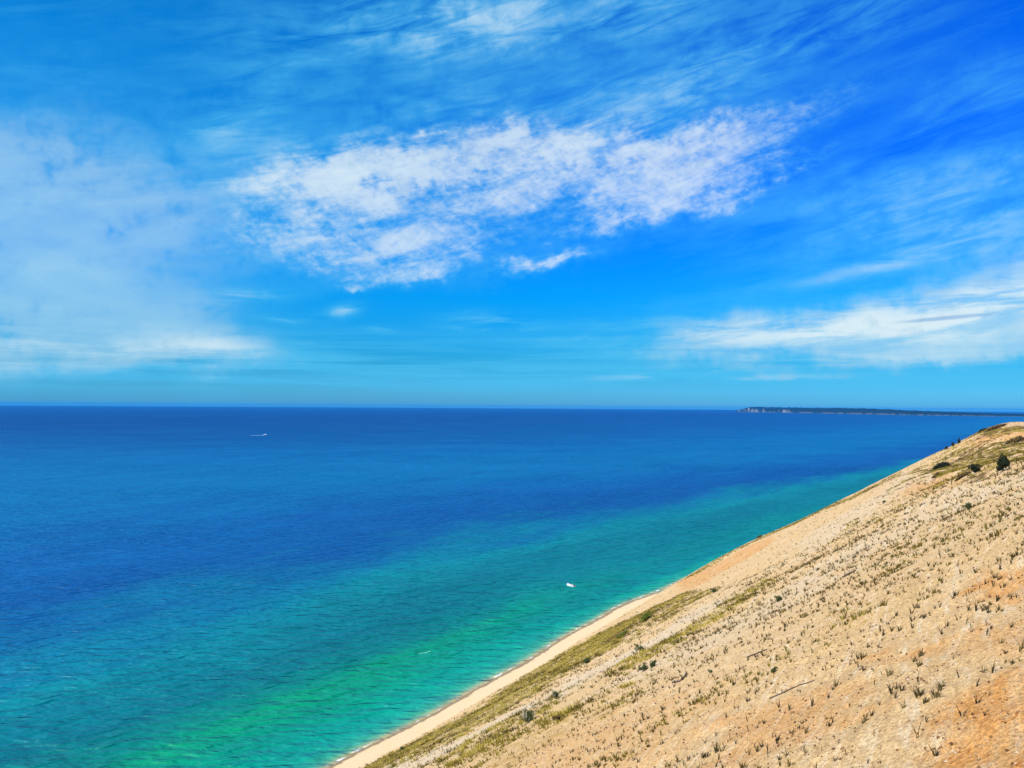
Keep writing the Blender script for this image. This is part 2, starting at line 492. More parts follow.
# t = log10(metres from shore)/4 : 0.25=10m 0.5=100m 0.75=1km
WK = 1.45
WATER = [(0.0, (.22, .20, .10)), (.08, (.10, .22, .13)), (.17, (.02, .19, .125)), (.25, (.004, .175, .125)), (.32, (.001, .165, .115)), (.39, (.001, .155, .085)),
         (.425, (.001, .165, .075)), (.465, (.001, .112, .088)), (.50, (.001, .080, .092)), (.55, (.001, .122, .138)), (.572, (.001, .098, .146)),
         (.618, (.001, .047, .148)), (.655, (.001, .054, .165)), (.73, (.0005, .082, .185)), (.80, (.0005, .075, .185)), (.87, (.0005, .052, .155)), (1.0, (.0005, .03, .12))]
WATER = [(p, tuple(min(1, q * WK) for q in c)) for p, c in WATER]
x, y, f = fan(-75, 75, 2.0, np.array([60, 120, 250, 500, 1000, 2000, 4000, 8000, 16000, 30000, 42000]))
me = mesh_np('water', np.stack([x, y, x * 0], 1), f, make_water(), False)
tag(link('water', me), kind='structure')

# ------------------------------------------------------------------ far island
def make_island():
    m, g, b = new_mat('island_cover', 0.95, 0.05)
    tc = g.node('ShaderNodeTexCoord')
    n = g.noise(tc.outputs['Object'], 0.004, 5, 0.6)
    c = g.mix(n, (0.004, 0.010, 0.012), (0.008, 0.020, 0.018))
    bl = g.attr('bluff')
    c = g.mix(bl, c, (0.16, 0.16, 0.16))
    g._in(b.inputs['Base Color'], c)
    return m
def island():
    # coast points: bearing (picture x) , range, land height
    px = np.array([736, 741, 745, 752, 760, 780, 805, 840, 870, 910, 940, 960, 990, 1024, 1080])
    rg = np.array([23000, 22600, 22300, 22000, 21600, 20600, 19600, 18300, 17300, 16300, 15900, 15700, 15500, 15400, 15400])
    ht = np.array([22, 60, 108, 134, 138, 128, 118, 120, 112, 84, 68, 56, 44, 38, 36])
    P = np.arange(736, 1080, 0.5)
    R = np.interp(P, px, rg); H = np.interp(P, px, ht)
    az = np.arctan((P - 512) / F)
    prof = [(0, 0, -3), (15, 0.02, 0), (60, 0.35, 0), (140, 0.72, 0), (300, 0.93, 0), (700, 1.0, 0), (1600, 0.98, 0), (2600, 0.6, 0), (3400, 0, -5)]
    V = []; B = []
    for j, (dr, hf, dz) in enumerate(prof):
        nz = fbm(P / 3.0, P * 0 + j, 5, 4)
        rr = R + dr
        hh = H * hf * (1 + 0.16 * nz) + dz
        V.append(np.stack([rr * np.sin(az), rr * np.cos(az), hh], 1))
        bl = np.zeros(len(P))
        bn = fbm(P / 2.2, P * 0 + j * 0.6, 8, 3)
        if 1 <= j <= 3: bl = np.where((P > 738) & (P < 750) & (bn > -0.15), 1.0, 0)
        if 1 <= j <= 2: bl = np.maximum(bl, np.where((P > 750) & (P < 790) & (bn > 0.12), 0.9, 0))
        if j <= 1: bl = np.maximum(bl, np.where(bn > -0.1, 0.55, 0.1))
        B.append(bl)
    n = len(P); V = np.concatenate(V); B = np.concatenate(B)
    i = np.arange(len(prof) - 1)[:, None] * n + np.arange(n - 1)[None, :]
    f = np.stack([i, i + 1, i + n + 1, i + n], -1).reshape(-1, 4)
    me = mesh_np('island', V, f, make_island(), False)
    point_attr(me, 'bluff', B)
    tag(link('island', me), kind='structure')
island()

# ------------------------------------------------------------------ plants
TONES_DARK = [(0.020, 0.016, 0.007), (0.035, 0.027, 0.010), (0.065, 0.05, 0.016), (0.12, 0.09, 0.025)]
TONES_MIX = [(0.040, 0.028, 0.009), (0.085, 0.060, 0.012), (0.13, 0.10, 0.010), (0.25, 0.205, 0.022), (0.40, 0.31, 0.06)]
M_TUFT = grass_mat('tuft_blades', TONES_DARK, 0.8, True)
M_GRASS = grass_mat('grass_blades', TONES_MIX)

def blades(n, h, spread, lean, width, seed, curl=0.25, segs=3):
    "one tuft: n tapered three-sided blades"
    r = random.Random(seed)
    V, Fc, T = [], [], []
    for i in range(n):
        a = r.uniform(0, 2 * math.pi)
        bx, by = spread * r.uniform(0, 1) * math.cos(a), spread * r.uniform(0, 1) * math.sin(a)
        la = a + r.uniform(-0.6, 0.6); le = lean * r.uniform(0.3, 1.3); hh = h * r.uniform(0.55, 1.0)
        w = width * r.uniform(0.7, 1.2); tone = r.random()
        base = len(V)
        cu = curl * r.uniform(0, 1.5)
        for s in range(segs + 1):
            q = s / segs
            off = hh * (le * q + cu * q * q)
            cx, cy, cz = bx + off * math.cos(la), by + off * math.sin(la), hh * q * (1 - 0.25 * cu * q)
            ww = w * (1 - q) ** 0.7 * (1 if s else 0.8) + 0.0015
            for kk in range(3):
                th = la + kk * 2.094
                V.append((cx + ww * math.cos(th), cy + ww * math.sin(th), cz - (0.05 if s == 0 else 0)))
                T.append(tone)
        for s in range(segs):
            for kk in range(3):
                a0 = base + s * 3 + kk; a1 = base + s * 3 + (kk + 1) % 3
                Fc.append((a0, a1, a1 + 3, a0 + 3))
    return np.array(V), np.array(Fc), np.array(T)

def tuft_mesh(name, args, mat):
    V, Fc, T = blades(*args)
    me = mesh_np(name, V, Fc, mat, False)
    point_attr(me, 'tone', T * 0.6)
    return me

#        blades, height, spread, lean, width, seed
KINDS = [
 ('slender dark grass stalk, nearly upright', (2, 0.60, 0.01, 0.12, 0.026, 1)),
 ('short bent dark grass stalk', (3, 0.45, 0.02, 0.25, 0.026, 2, 0.6)),
 ('pair of thin dark blades leaning apart', (3, 0.58, 0.03, 0.24, 0.026, 31)),
 ('narrow dark tuft of upright blades', (6, 0.55, 0.05, 0.14, 0.024, 4)),
 ('loose tuft of several dark blades', (8, 0.50, 0.06, 0.26, 0.022, 5)),
 ('dense low clump of dark grass', (12, 0.36, 0.08, 0.30, 0.022, 6)),
 ('ragged dark tuft, one blade tallest', (7, 0.55, 0.06, 0.30, 0.022, 77)),
 ('broad bushy tuft of fine blades', (22, 0.42, 0.12, 0.45, 0.016, 8)),
]
PROTO = [tuft_mesh('grass_tuft', a, M_TUFT) for _, a in KINDS]

def proj(x, y, z):
    cp, sp = math.cos(PITCH), math.sin(PITCH)
    X = x; Z = z - CAMZ; Y = y
    f_ = Y * cp + Z * sp; up = -Y * sp + Z * cp
    a, b_ = X / f_, up / f_
    c, s = math.cos(ROLL), math.sin(ROLL)
    xx = a * c + b_ * s; yy = -a * s + b_ * c
    return 512 + F * xx, 384 - F * yy

# scatter candidates over the near and middle slope, evenly per square metre of map
def scatter(n, seed, umin=-178, umax=45, vmin=-20, vmax=545):
    r = np.random.default_rng(seed)
    u = r.uniform(umin, umax, n); v = r.uniform(vmin, vmax, n)
    # a good part of the plants stand in clumps
    nc = n // 9
    cu, cv = r.uniform(umin, umax, nc), r.uniform(vmin, vmax, nc)
    sz = r.uniform(0.2, 1.3, nc)
    k = r.integers(0, nc, n); cl = r.random(n) < 0.55
    u = np.where(cl, cu[k] + r.normal(0, 1, n) * sz[k], u); v = np.where(cl, cv[k] + r.normal(0, 1, n) * sz[k], v)
    x = u * N[0] + v * D[0]; y = u * N[1] + v * D[1]
    return x, y, u, v, r

x, y, u, v, r = scatter(330000, 5)
z = height(x, y)
px, py = proj(x, y, z)
dist = np.sqrt(x * x + y * y + (z - CAMZ) ** 2)
ok = (y > 8) & (px > -150) & (px < 1180) & (py < 900)
x, y, z, u, v, px, py, dist = (a[ok] for a in (x, y, z, u, v, px, py, dist))
zz = zones(x, y)
patch = fbm(u / 9.0, v / 4.5, 201, 3)
patch2 = fbm(u / 1.6, v / 2.0, 211, 2)
patch3 = fbm(u / 7.0, v / 3.5, 221, 4)
dens = 0.17 + 0.62 * sstep(0.0, 0.32, patch + 0.5 * patch2)
dens = dens * (1 - 0.65 * zz['pale']) * (1 - 0.55 * zz['orange'])
dens = dens + 0.8 * zz['dry'] * sstep(-0.15, 0.3, patch + patch2) + 0.60 * zz['green'] * sstep(0.0, 0.3, patch3)
face = sstep(-60, -20, u)                       # bare pale sheet low on the far face
dens = dens * (0.45 + 0.55 * np.maximum(face, zz['green'])) * sstep(0, 3, u - shore_u(v) - 11)
bare = sstep(130, 250, v) * (1 - sstep(0.1, 0.4, zz['green']))
dens = dens * (1 - 0.90 * bare)
rr = rng.random(len(x))
sel = rr < dens
x, y, z, u, v, px, py, dist = (a[sel] for a in (x, y, z, u, v, px, py, dist))
tpat = fbm(u / 6.0, v / 3.0, 231, 3)
green = zz['green'][sel]; dry = zz['dry'][sel]; orange = zz['orange'][sel]; pale = zz['pale'][sel]
print('tufts', len(x))

# the nearest ones in view, each an object of its own
inframe = (px > 2) & (px < 1022) & (py < 766)
order = np.argsort(np.where(inframe, dist, 1e9))
nearest = order[:297]
lim = dist[nearest[-1]]
def where_label(px, py, o, p):
    if px > 900 and py > 655: return 'on the orange sand of the bottom right corner'
    if py > 700: return 'on bare sand below the long driftwood branch' if px > 760 else 'on stony sand left of the long driftwood branch'
    if px > 880: return 'on sand above the orange bottom right corner'
    return 'on sand right of the long driftwood branch' if px > 816 else 'on sand above the long driftwood branch'
taken = np.zeros(len(x), bool); taken[nearest] = True
kr = random.Random(4)
for i in nearest:
    k = kr.choices(range(len(KINDS)), weights=(16, 14, 12, 18, 12, 12, 10, 6))[0]
    o = link('grass_tuft', PROTO[k], None, (float(x[i]), float(y[i]), float(z[i]) - 0.02))
    s = kr.uniform(0.45, 1.35)
    o.scale = (s, s, s * kr.uniform(0.85, 1.15))
    o.rotation_euler = (kr.uniform(-0.12, 0.12), kr.uniform(-0.12, 0.12), kr.uniform(0, 6.28))
    lab = KINDS[k][0] + ' ' + where_label(px[i], py[i], orange[i], pale[i])
    tag(o, lab, 'grass tuft', lab)

# all the others, far past counting
def merge_tufts(name, idx, mat, tone0, tone1, hs, seed, kinds, segs=2, **kw):
    r = np.random.default_rng(seed)
    Vs, Fs, Ts = [], [], []
    off = 0
    ks = r.integers(0, len(kinds), len(idx))
    for q, args in enumerate(kinds):
        V, Fc, T = blades(*args, segs=segs) if len(args) > 6 else blades(*args, 0.25, segs)
        sub = idx[ks == q]
        n = len(sub)
        if n == 0: continue
        a = r.uniform(0, 2 * np.pi, n); s = r.uniform(hs[0], hs[1], n)
        ca, sa = np.cos(a)[:, None], np.sin(a)[:, None]
        P = np.empty((n, len(V), 3))
        P[:, :, 0] = (V[:, 0] * ca - V[:, 1] * sa) * s[:, None] + x[sub][:, None]
        P[:, :, 1] = (V[:, 0] * sa + V[:, 1] * ca) * s[:, None] + y[sub][:, None]
        P[:, :, 2] = V[:, 2] * s[:, None] + z[sub][:, None]
        Tn = np.clip(tone0[sub][:, None] + (tone1 * T)[None, :] + r.uniform(-0.15, 0.15, (n, 1)), 0, 1)
        Vs.append(P.reshape(-1, 3)); Ts.append(Tn.ravel())
        Fs.append((Fc[None] + (np.arange(n) * len(V))[:, None, None] + off).reshape(-1, 4))
        off += n * len(V)
    me = mesh_np(name, np.concatenate(Vs), np.concatenate(Fs), mat, False)
    point_attr(me, 'tone', np.concatenate(Ts))
    return link(name, me)

tone = np.clip(-0.07 + 0.50 * green + 0.38 * dry + 0.45 * rng.random(len(x)) ** 3 + green * 1.9 * tpat, 0, 1)
rest = np.where(~taken)[0]
nearr = rest[(dist[rest] < 120)]
farr = rest[(dist[rest] >= 120)]
FK = [(4, .50, .05, .22, .034, 11), (5, .46, .07, .25, .032, 12), (7, .36, .10, .45, .032, 13), (10, .28, .13, .5, .030, 14), (4, .55, .04, .12, .036, 15), (2, .25, .05, .5, .026, 16)]
o = merge_tufts('dune_grass', nearr, M_GRASS, tone, 0.25, (0.35, 1.5), 3, FK, 2)
tag(o, 'countless small dark and straw coloured grass tufts on the sand slope', 'grass', kind='stuff')
FK2 = [(4, .46, .09, .4, .055, 21), (6, .38, .18, .6, .055, 22), (7, .34, .26, .7, .06, 23), (5, .52, .08, .3, .05, 24)]
g_ = farr[green[farr] + dry[farr] >= 0.25]; s_ = farr[green[farr] + dry[farr] < 0.25]
o = merge_tufts('slope_grass', s_, M_GRASS, tone, 0.3, (0.45, 1.5), 4, FK2, 1)
tag(o, 'sparse dark grass tufts dotting the pale middle of the slope', 'grass', kind='stuff')
o = merge_tufts('green_ground_cover', g_, M_GRASS, tone, 0.4, (0.7, 1.7), 5, FK2[1:3] + [(11, .42, .5, .8, .07, 25)], 1)
tag(o, 'olive green ground cover in bands above the beach and on the far hump', 'ground cover', kind='stuff')

# three foreground tufts with a look of their own
def one_tuft(px, py, args, lab, scale=1.0, rz=0.0):
    X, Y, Z, k = ground(px, py)
    o = link('grass_tuft', tuft_mesh('grass_tuft', args, M_TUFT), None, (X, Y, Z - 0.02))
    o.scale = (scale,) * 3; o.rotation_euler = (0, 0, rz)
    tag(o, lab, 'grass tuft')
one_tuft(935, 698, (26, 0.62, 0.11, 0.45, 0.012, 91), 'largest fan-shaped tussock of grey green blades, right foreground')
one_tuft(918, 738, (3, 1.05, 0.03, 0.16, 0.022, 92, 0.35), 'tallest dark crooked stalk, near the bottom right corner')
one_tuft(962, 716, (8, 0.50, 0.10, 0.95, 0.020, 93, 0.5), 'sprawling dark tuft with drooping blades beside the fan-shaped tussock')

# ------------------------------------------------------------------ shrubs and trees
def leaf_cloud(n, rx, ry, rz, leaf, seed, lumps=9, zc=None, up=0.3, shell=0.55):
    "leaf-sized faces gathered in clumps through an uneven crown"
    r = np.random.default_rng(seed)
    zc = rz if zc is None else zc
    c = r.normal(0, 1, (lumps, 3)); c /= np.linalg.norm(c, axis=1)[:, None]
    c *= r.uniform(0.15, 0.75, (lumps, 1)) * np.array([[rx, ry, rz]])
    rad = r.uniform(0.28, 0.52, lumps)
    k = r.integers(0, lumps, n)
    d = r.normal(0, 1, (n, 3)); d /= np.linalg.norm(d, axis=1)[:, None]
    q = r.uniform(shell, 1.05, (n, 1)) ** 0.7
    P = c[k] + d * q * rad[k][:, None] * np.array([[rx, ry, rz]])
    P[:, 2] += zc
    P[:, 2] = np.maximum(P[:, 2], 0.02)
    nrm = d + r.normal(0, 0.6, (n, 3)); nrm[:, 2] += up
    nrm /= np.linalg.norm(nrm, axis=1)[:, None]
    t = np.cross(nrm, r.normal(0, 1, (n, 3))); t /= np.linalg.norm(t, axis=1)[:, None]
    b = np.cross(nrm, t)
    s = leaf * r.uniform(0.6, 1.4, (n, 1))
    V = np.stack([P - t * s, P + b * s * 0.5, P + t * s, P - b * s * 0.5], 1).reshape(-1, 3)
    Fc = np.arange(n * 4).reshape(-1, 4)
    T = np.repeat(np.clip(r.uniform(0, 1, lumps)[k] * 0.6 + r.uniform(0, 0.4, n), 0, 1), 4)
    return V, Fc, T

def tube(pts, rad, seg=7):
    "tapered tube through points; returns verts and quads with capped ends"
    pts = np.array(pts, float); V = []; Fc = []
    n = len(pts)
    for i in range(n):
        d = pts[min(i + 1, n - 1)] - pts[max(i - 1, 0)]; d /= np.linalg.norm(d) + 1e-9
        a = np.cross(d, (0.3, 0.2, 0.93)); a /= np.linalg.norm(a) + 1e-9
        b = np.cross(d, a)
        for k in range(seg):
            th = 2 * math.pi * k / seg
            V.append(pts[i] + (a * math.cos(th) + b * math.sin(th)) * rad[i])
    for i in range(n - 1):
        for k in range(seg):
            k2 = (k + 1) % seg
            Fc.append((i * seg + k, i * seg + k2, (i + 1) * seg + k2, (i + 1) * seg + k))
    V.append(pts[0]); V.append(pts[-1]); c0, c1 = len(V) - 2, len(V) - 1
    for k in range(seg):
        k2 = (k + 1) % seg
        Fc.append((c0, k2, k, c0)); Fc.append((c1, (n - 1) * seg + k, (n - 1) * seg + k2, c1))
    return np.array(V), Fc

def mesh_py(name, V, Fc, mat, smooth=False):
    me = bpy.data.meshes.new(name)
    me.from_pydata([tuple(map(float, v)) for v in V], [], [tuple(dict.fromkeys(int(i) for i in f)) for f in Fc])
    me.validate(); me.update()
    if smooth:
        me.polygons.foreach_set('use_smooth', [True] * len(me.polygons))
    if mat: me.materials.append(mat)
    return me

def join(parts):
    V, Fc, o = [], [], 0
    for v, f in parts:
        V += list(v); Fc += [tuple(i + o for i in q) for q in f]; o += len(v)
    return V, Fc

M_BARK = simple_mat('shrub_wood', (0.13, 0.10, 0.075), 0.95, 0.3, 6)
M_GREYWOOD = simple_mat('weathered_grey_wood', (0.20, 0.165, 0.14), 0.9, 0.35, 5)
M_DARKWOOD = simple_mat('dark_weathered_wood', (0.075, 0.055, 0.05), 0.9, 0.35, 5)
M_GREYPURPLE = simple_mat('grey_purple_wood', (0.10, 0.075, 0.085), 0.9, 0.3, 5)
M_PALEWOOD = simple_mat('bleached_twigs', (0.48, 0.44, 0.38), 0.9, 0.2, 5)
M_JUNIPER = grass_mat('juniper_leaves', [(0.005, 0.008, 0.004), (0.011, 0.017, 0.006), (0.026, 0.034, 0.011)])
M_LEAF = grass_mat('shrub_leaves', [(0.02, 0.032, 0.012), (0.05, 0.07, 0.02), (0.10, 0.12, 0.035)])
M_GREEN = grass_mat('thicket_leaves', [(0.05, 0.07, 0.008), (0.10, 0.13, 0.012), (0.17, 0.18, 0.02)])
M_BROWN = grass_mat('dry_leaves', [(0.05, 0.03, 0.012), (0.10, 0.065, 0.02), (0.17, 0.12, 0.03)])

def shrub(name, cat, lab, px, py, rx, ry, rz, mat, n, leaf, seed, group=None, trunk=True, lumps=9, rot=0.0,
          twigs=None, zc=None, wood='stem', crown='crown', sink=0.0):
    X, Y, Z, k = ground(px, py)
    root = empty(name, (X, Y, Z - sink), rot)
    tag(root, lab, cat, group)
    V, Fc, T = leaf_cloud(n, rx, ry, rz, leaf, seed, lumps, zc)
    # follow the slope under a wide plant
    if rx > 1.5 and zc is not None:
        c, s = math.cos(rot), math.sin(rot)
        wx = X + V[:, 0] * c - V[:, 1] * s; wy = Y + V[:, 0] * s + V[:, 1] * c
        V[:, 2] += height(wx, wy) - Z
    me = mesh_np(crown, V, Fc, mat, False); point_attr(me, 'tone', T)
    link(crown, me, root)
    r = random.Random(seed)
    if trunk:
        parts = []
        top = (zc if zc is not None else rz)
        for i in range(5):
            a = r.uniform(0, 6.28); e = r.uniform(0.3, 0.8)
            parts.append(tube([(0, 0, -0.25), (0.1 * math.cos(a) * rx, 0.1 * math.sin(a) * ry, top * 0.4),
                               (e * 0.6 * rx * math.cos(a), e * 0.6 * ry * math.sin(a), top * 1.2)],
                              [0.05 * rz + 0.02, 0.035 * rz + 0.015, 0.012], 6))
        V, Fc = join(parts); link(wood, mesh_py(wood, V, Fc, M_BARK, True), root)
    if twigs:
        parts = []
        for i in range(twigs):
            a = r.uniform(0, 6.28); e = r.uniform(0.7, 1.15)
            parts.append(tube([(0.3 * rx * math.cos(a), 0.3 * ry * math.sin(a), 0.1),
                               (0.8 * rx * math.cos(a), 0.8 * ry * math.sin(a), rz * r.uniform(0.5, 1.2)),
                               (e * rx * math.cos(a) * 1.15, e * ry * math.sin(a) * 1.15, rz * r.uniform(0.9, 2.1))],
                              [0.05, 0.04, 0.018], 5))
        V, Fc = join(parts); link('bare_twigs', mesh_py('bare_twigs', V, Fc, M_PALEWOOD, True), root)
    return root

def tree(lab, px, py, h, r_, seed, group=None, n=2600, leaf=0.17):
    X, Y, Z, k = ground(px, py)
    root = empty('juniper_tree', (X, Y, Z), 0)
    tag(root, lab, 'tree', group)
    V, Fc, T = leaf_cloud(n, r_, r_, h * 0.46, leaf, seed, 14, h * 0.50)
    q = np.clip(V[:, 2] / h, 0, 1)
    V[:, 0] *= 1.15 - 0.75 * q; V[:, 1] *= 1.15 - 0.75 * q
    me = mesh_np('crown', V, Fc, M_JUNIPER, False); point_attr(me, 'tone', T)
    link('crown', me, root)
    parts = [tube([(0, 0, -0.3), (0.04, 0.02, h * 0.3), (-0.03, 0.05, h * 0.62), (0, 0, h * 0.9)],
                  [0.05 * h, 0.036 * h, 0.02 * h, 0.006 * h], 8)]
    r = random.Random(seed)
    for i in range(7):
        a = r.uniform(0, 6.28); z0 = h * r.uniform(0.12, 0.6)
        parts.append(tube([(0, 0, z0), (0.5 * r_ * math.cos(a), 0.5 * r_ * math.sin(a), z0 + 0.1 * h),
                           (0.85 * r_ * math.cos(a), 0.85 * r_ * math.sin(a), z0 + 0.2 * h)], [0.016 * h, 0.01 * h, 0.004 * h], 6))
    V, Fc = join(parts); link('trunk', mesh_py('trunk', V, Fc, M_BARK, True), root)

tree('tallest dark juniper on the grassy hump, right of the round bush', 1003, 471.5, 3.3, 1.25, 301)
tree('rightmost and largest of three dark junipers on the ridge against the water', 959, 443.5, 2.9, 1.25, 304, None, 900, 0.2)
tree('middle of three dark junipers on the ridge against the water', 953, 446.5, 2.5, 1.2, 305, None, 800, 0.2)
tree('leftmost and smallest of three dark junipers on the ridge against the water', 946.5, 449.5, 1.9, 1.0, 306, None, 700, 0.2)

shrub('round_bush', 'bush', 'rounded dark green bush on the grassy hump, left of the tallest juniper', 975, 473, 1.35, 1.25, 1.1, M_JUNIPER, 1800, 0.12, 310, zc=1.0)
shrub('leafy_shrub', 'shrub', 'large dark shrub with pale bare twigs on the lower left slope', 528, 722, 1.15, 1.1, 1.15, M_LEAF, 2200, 0.075, 311, twigs=16, zc=1.15)
shrub('leafy_shrub', 'shrub', 'smaller grey-twigged dark shrub uphill of the large pale-twigged one', 556, 699, 0.95, 0.9, 0.85, M_LEAF, 1300, 0.075, 312, twigs=12, zc=0.85)
shrub('leafy_shrub', 'shrub', 'lone round dark shrub low in the green band near the beach at bottom left', 402, 751, 0.95, 0.9, 0.85, M_LEAF, 1200, 0.09, 313, zc=0.8)
shrub('leafy_shrub', 'shrub', 'round dark shrub in the middle of the green band above the beach', 586, 664, 1.2, 1.1, 0.9, M_LEAF, 1300, 0.10, 314, zc=0.8)
shrub('leafy_shrub', 'shrub', 'dark shrub at the edge of the green band, left end of the upper green strip', 640, 651, 1.2, 0.9, 0.8, M_LEAF, 1200, 0.10, 315, zc=0.7)
shrub('leafy_shrub', 'shrub', 'small dark shrub at the right end of a low row on the pale gravel', 653, 667, 0.75, 0.6, 0.6, M_LEAF, 800, 0.08, 316, zc=0.5)
shrub('leafy_shrub', 'shrub', 'longer low dark shrub at the left end of the row on the pale gravel', 644, 671, 1.15, 0.6, 0.5, M_LEAF, 1000, 0.08, 317, zc=0.45, rot=0.9)
shrub('leafy_shrub', 'shrub', 'small dark shrub standing alone on the pale slope above the upper green strip', 714, 592.5, 1.1, 0.8, 0.7, M_LEAF, 900, 0.11, 318, zc=0.55)
shrub('leafy_shrub', 'shrub', 'irregular dark shrub on the pale gravel right of the upper green strip', 778, 602, 0.7, 0.6, 0.6, M_LEAF, 900, 0.07, 319, zc=0.5)
shrub('leafy_shrub', 'shrub', 'round grey green shrub just above the long driftwood branch', 774, 673, 0.36, 0.33, 0.28, M_LEAF, 1000, 0.035, 320, zc=0.26)
shrub('leafy_shrub', 'shrub', 'small dark shrub in the tufts left of the round grey green one', 711, 673, 0.28, 0.24, 0.2, M_LEAF, 600, 0.035, 321, zc=0.18)
shrub('leafy_shrub', 'shrub', 'lone dark shrub on the bare pale upper slope below the hump', 968, 510, 0.8, 0.7, 0.6, M_LEAF, 800, 0.08, 322, zc=0.5)
shrub('leafy_shrub', 'shrub', 'small dark shrub beside a drift of tufts on the upper pale slope', 884, 503, 0.8, 0.6, 0.45, M_LEAF, 700, 0.09, 323, zc=0.35)
shrub('leafy_shrub', 'shrub', 'brown shrub at the lower end of the orange dry grass band', 558, 722, 1.0, 0.7, 0.55, M_BROWN, 1100, 0.08, 324, zc=0.45)
shrub('green_thicket', 'thicket', 'long bright green thicket lying along the slope above the beach', 646, 620, 5.2, 1.5, 1.3, M_GREEN, 5200, 0.16, 330, zc=1.0, rot=1.15, lumps=24)
shrub('green_thicket', 'thicket', 'broken bright green thicket below the long one', 622, 637, 2.6, 1.6, 0.9, M_GREEN, 2400, 0.15, 331, zc=0.8, rot=1.1, lumps=14)
shrub('low_scrub', 'scrub', 'black-looking low scrub mat at the top of the bare sand sheet', 941, 468.5, 4.4, 2.2, 1.5, M_JUNIPER, 5200, 0.24, 332, zc=0.9, rot=-0.3, lumps=26)
shrub('low_scrub', 'scrub', 'brown scrub strip below the black scrub mat', 937, 477, 2.4, 1.4, 0.8, M_BROWN, 2200, 0.18, 333, zc=0.4, rot=0.75, lumps=14)
shrub('low_scrub', 'scrub', 'brown green scrub strip under the round bush', 962, 477.5, 2.2, 1.0, 0.7, M_BROWN, 1800, 0.15, 334, zc=0.3, rot=0.15, lumps=12)
shrub('low_scrub', 'scrub', 'dark scrub on the crest at the top of the hump', 995, 428.5, 9.0, 3.0, 1.2, M_BROWN, 3200, 0.3, 335, zc=0.6, rot=0.3, lumps=20)
shrub('low_scrub', 'scrub', 'dark brown scrub band on the right edge of the hump', 1018, 441, 8.0, 2.6, 1.2, M_BROWN, 3200, 0.3, 336, zc=0.6, rot=0.5, lumps=20)
shrub('low_scrub', 'scrub', 'dark scrub where the pale nose meets the water, left of the green fringe', 759, 538, 3.4, 1.8, 1.1, M_LEAF, 1800, 0.2, 337, zc=0.8, rot=0.8, lumps=10)
shrub('low_scrub', 'scrub', 'dark scrub on the skyline of the ridge above the orange sand', 982, 431.5, 3.5, 2.0, 1.0, M_JUNIPER, 1500, 0.25, 338, zc=0.6, rot=0.4, lumps=10)

# ------------------------------------------------------------------ driftwood
def log(name, lab, pts, r0, r1, mat, seed, stubs=(), cat='branch'):
    W = [ground(*p)[:3] for p in pts]
    P = []
    r = random.Random(seed)
    for a, b in zip(W[:-1], W[1:]):
        for q in np.linspace(0, 1, 7)[:-1]:
            P.append([a[i] + (b[i] - a[i]) * q for i in range(3)])
    P.append(list(W[-1]))
    n = len(P)
    for i, p in enumerate(P):
        p[0] += r.uniform(-1, 1) * r0 * 0.6; p[1] += r.uniform(-1, 1) * r0 * 0.6
        p[2] = float(height(np.array(p[0]), np.array(p[1]))) + r0 * 0.8
    o0 = np.array(P[0])
    P = [np.array(p) - o0 for p in P]
    rad = [r0 + (r1 - r0) * i / (n - 1) for i in range(n)]
    root = empty(name, tuple(o0)); tag(root, lab, cat)
    V, Fc = tube(P, rad, 8); link('stem', mesh_py('stem', V, Fc, mat, True), root)
    for q, dx, dy, dz in stubs:
        b = P[int(q * (n - 1))]; L = np.array((dx, dy, dz))
        V, Fc = tube([b, b + L * 0.5 + np.array((0.02, 0, 0.03)), b + L], [r0 * 0.6, r0 * 0.45, r0 * 0.2], 6)
        link('side_branch', mesh_py('side_branch', V, Fc, mat, True), root)
log('driftwood_branch', 'longest driftwood branch, gently curved, on bare sand', [(770, 699), (786, 692), (801, 685), (814, 681)], 0.06, 0.03, M_DARKWOOD, 1, [(0.45, .12, .2, .06)])
log('driftwood_branch', 'dark driftwood branch with a short fork, left of the round grey green shrub', [(747, 658), (757, 654), (767, 650)], 0.085, 0.05, M_DARKWOOD, 2, [(0.02, 0.25, -0.35, 0.02)])
log('driftwood_branch', 'bent grey purple branch among tufts, leftmost on the lower slope', [(673, 683), (679, 682.5), (683, 679), (686.5, 674)], 0.11, 0.06, M_GREYPURPLE, 3, [(0.5, 0.3, 0.2, 0.15)])
log('driftwood_log', 'only dark log high on the pale slope, above all the driftwood branches', [(843, 578), (849, 574.5), (855, 571.5)], 0.14, 0.09, M_DARKWOOD, 4, (), 'log')

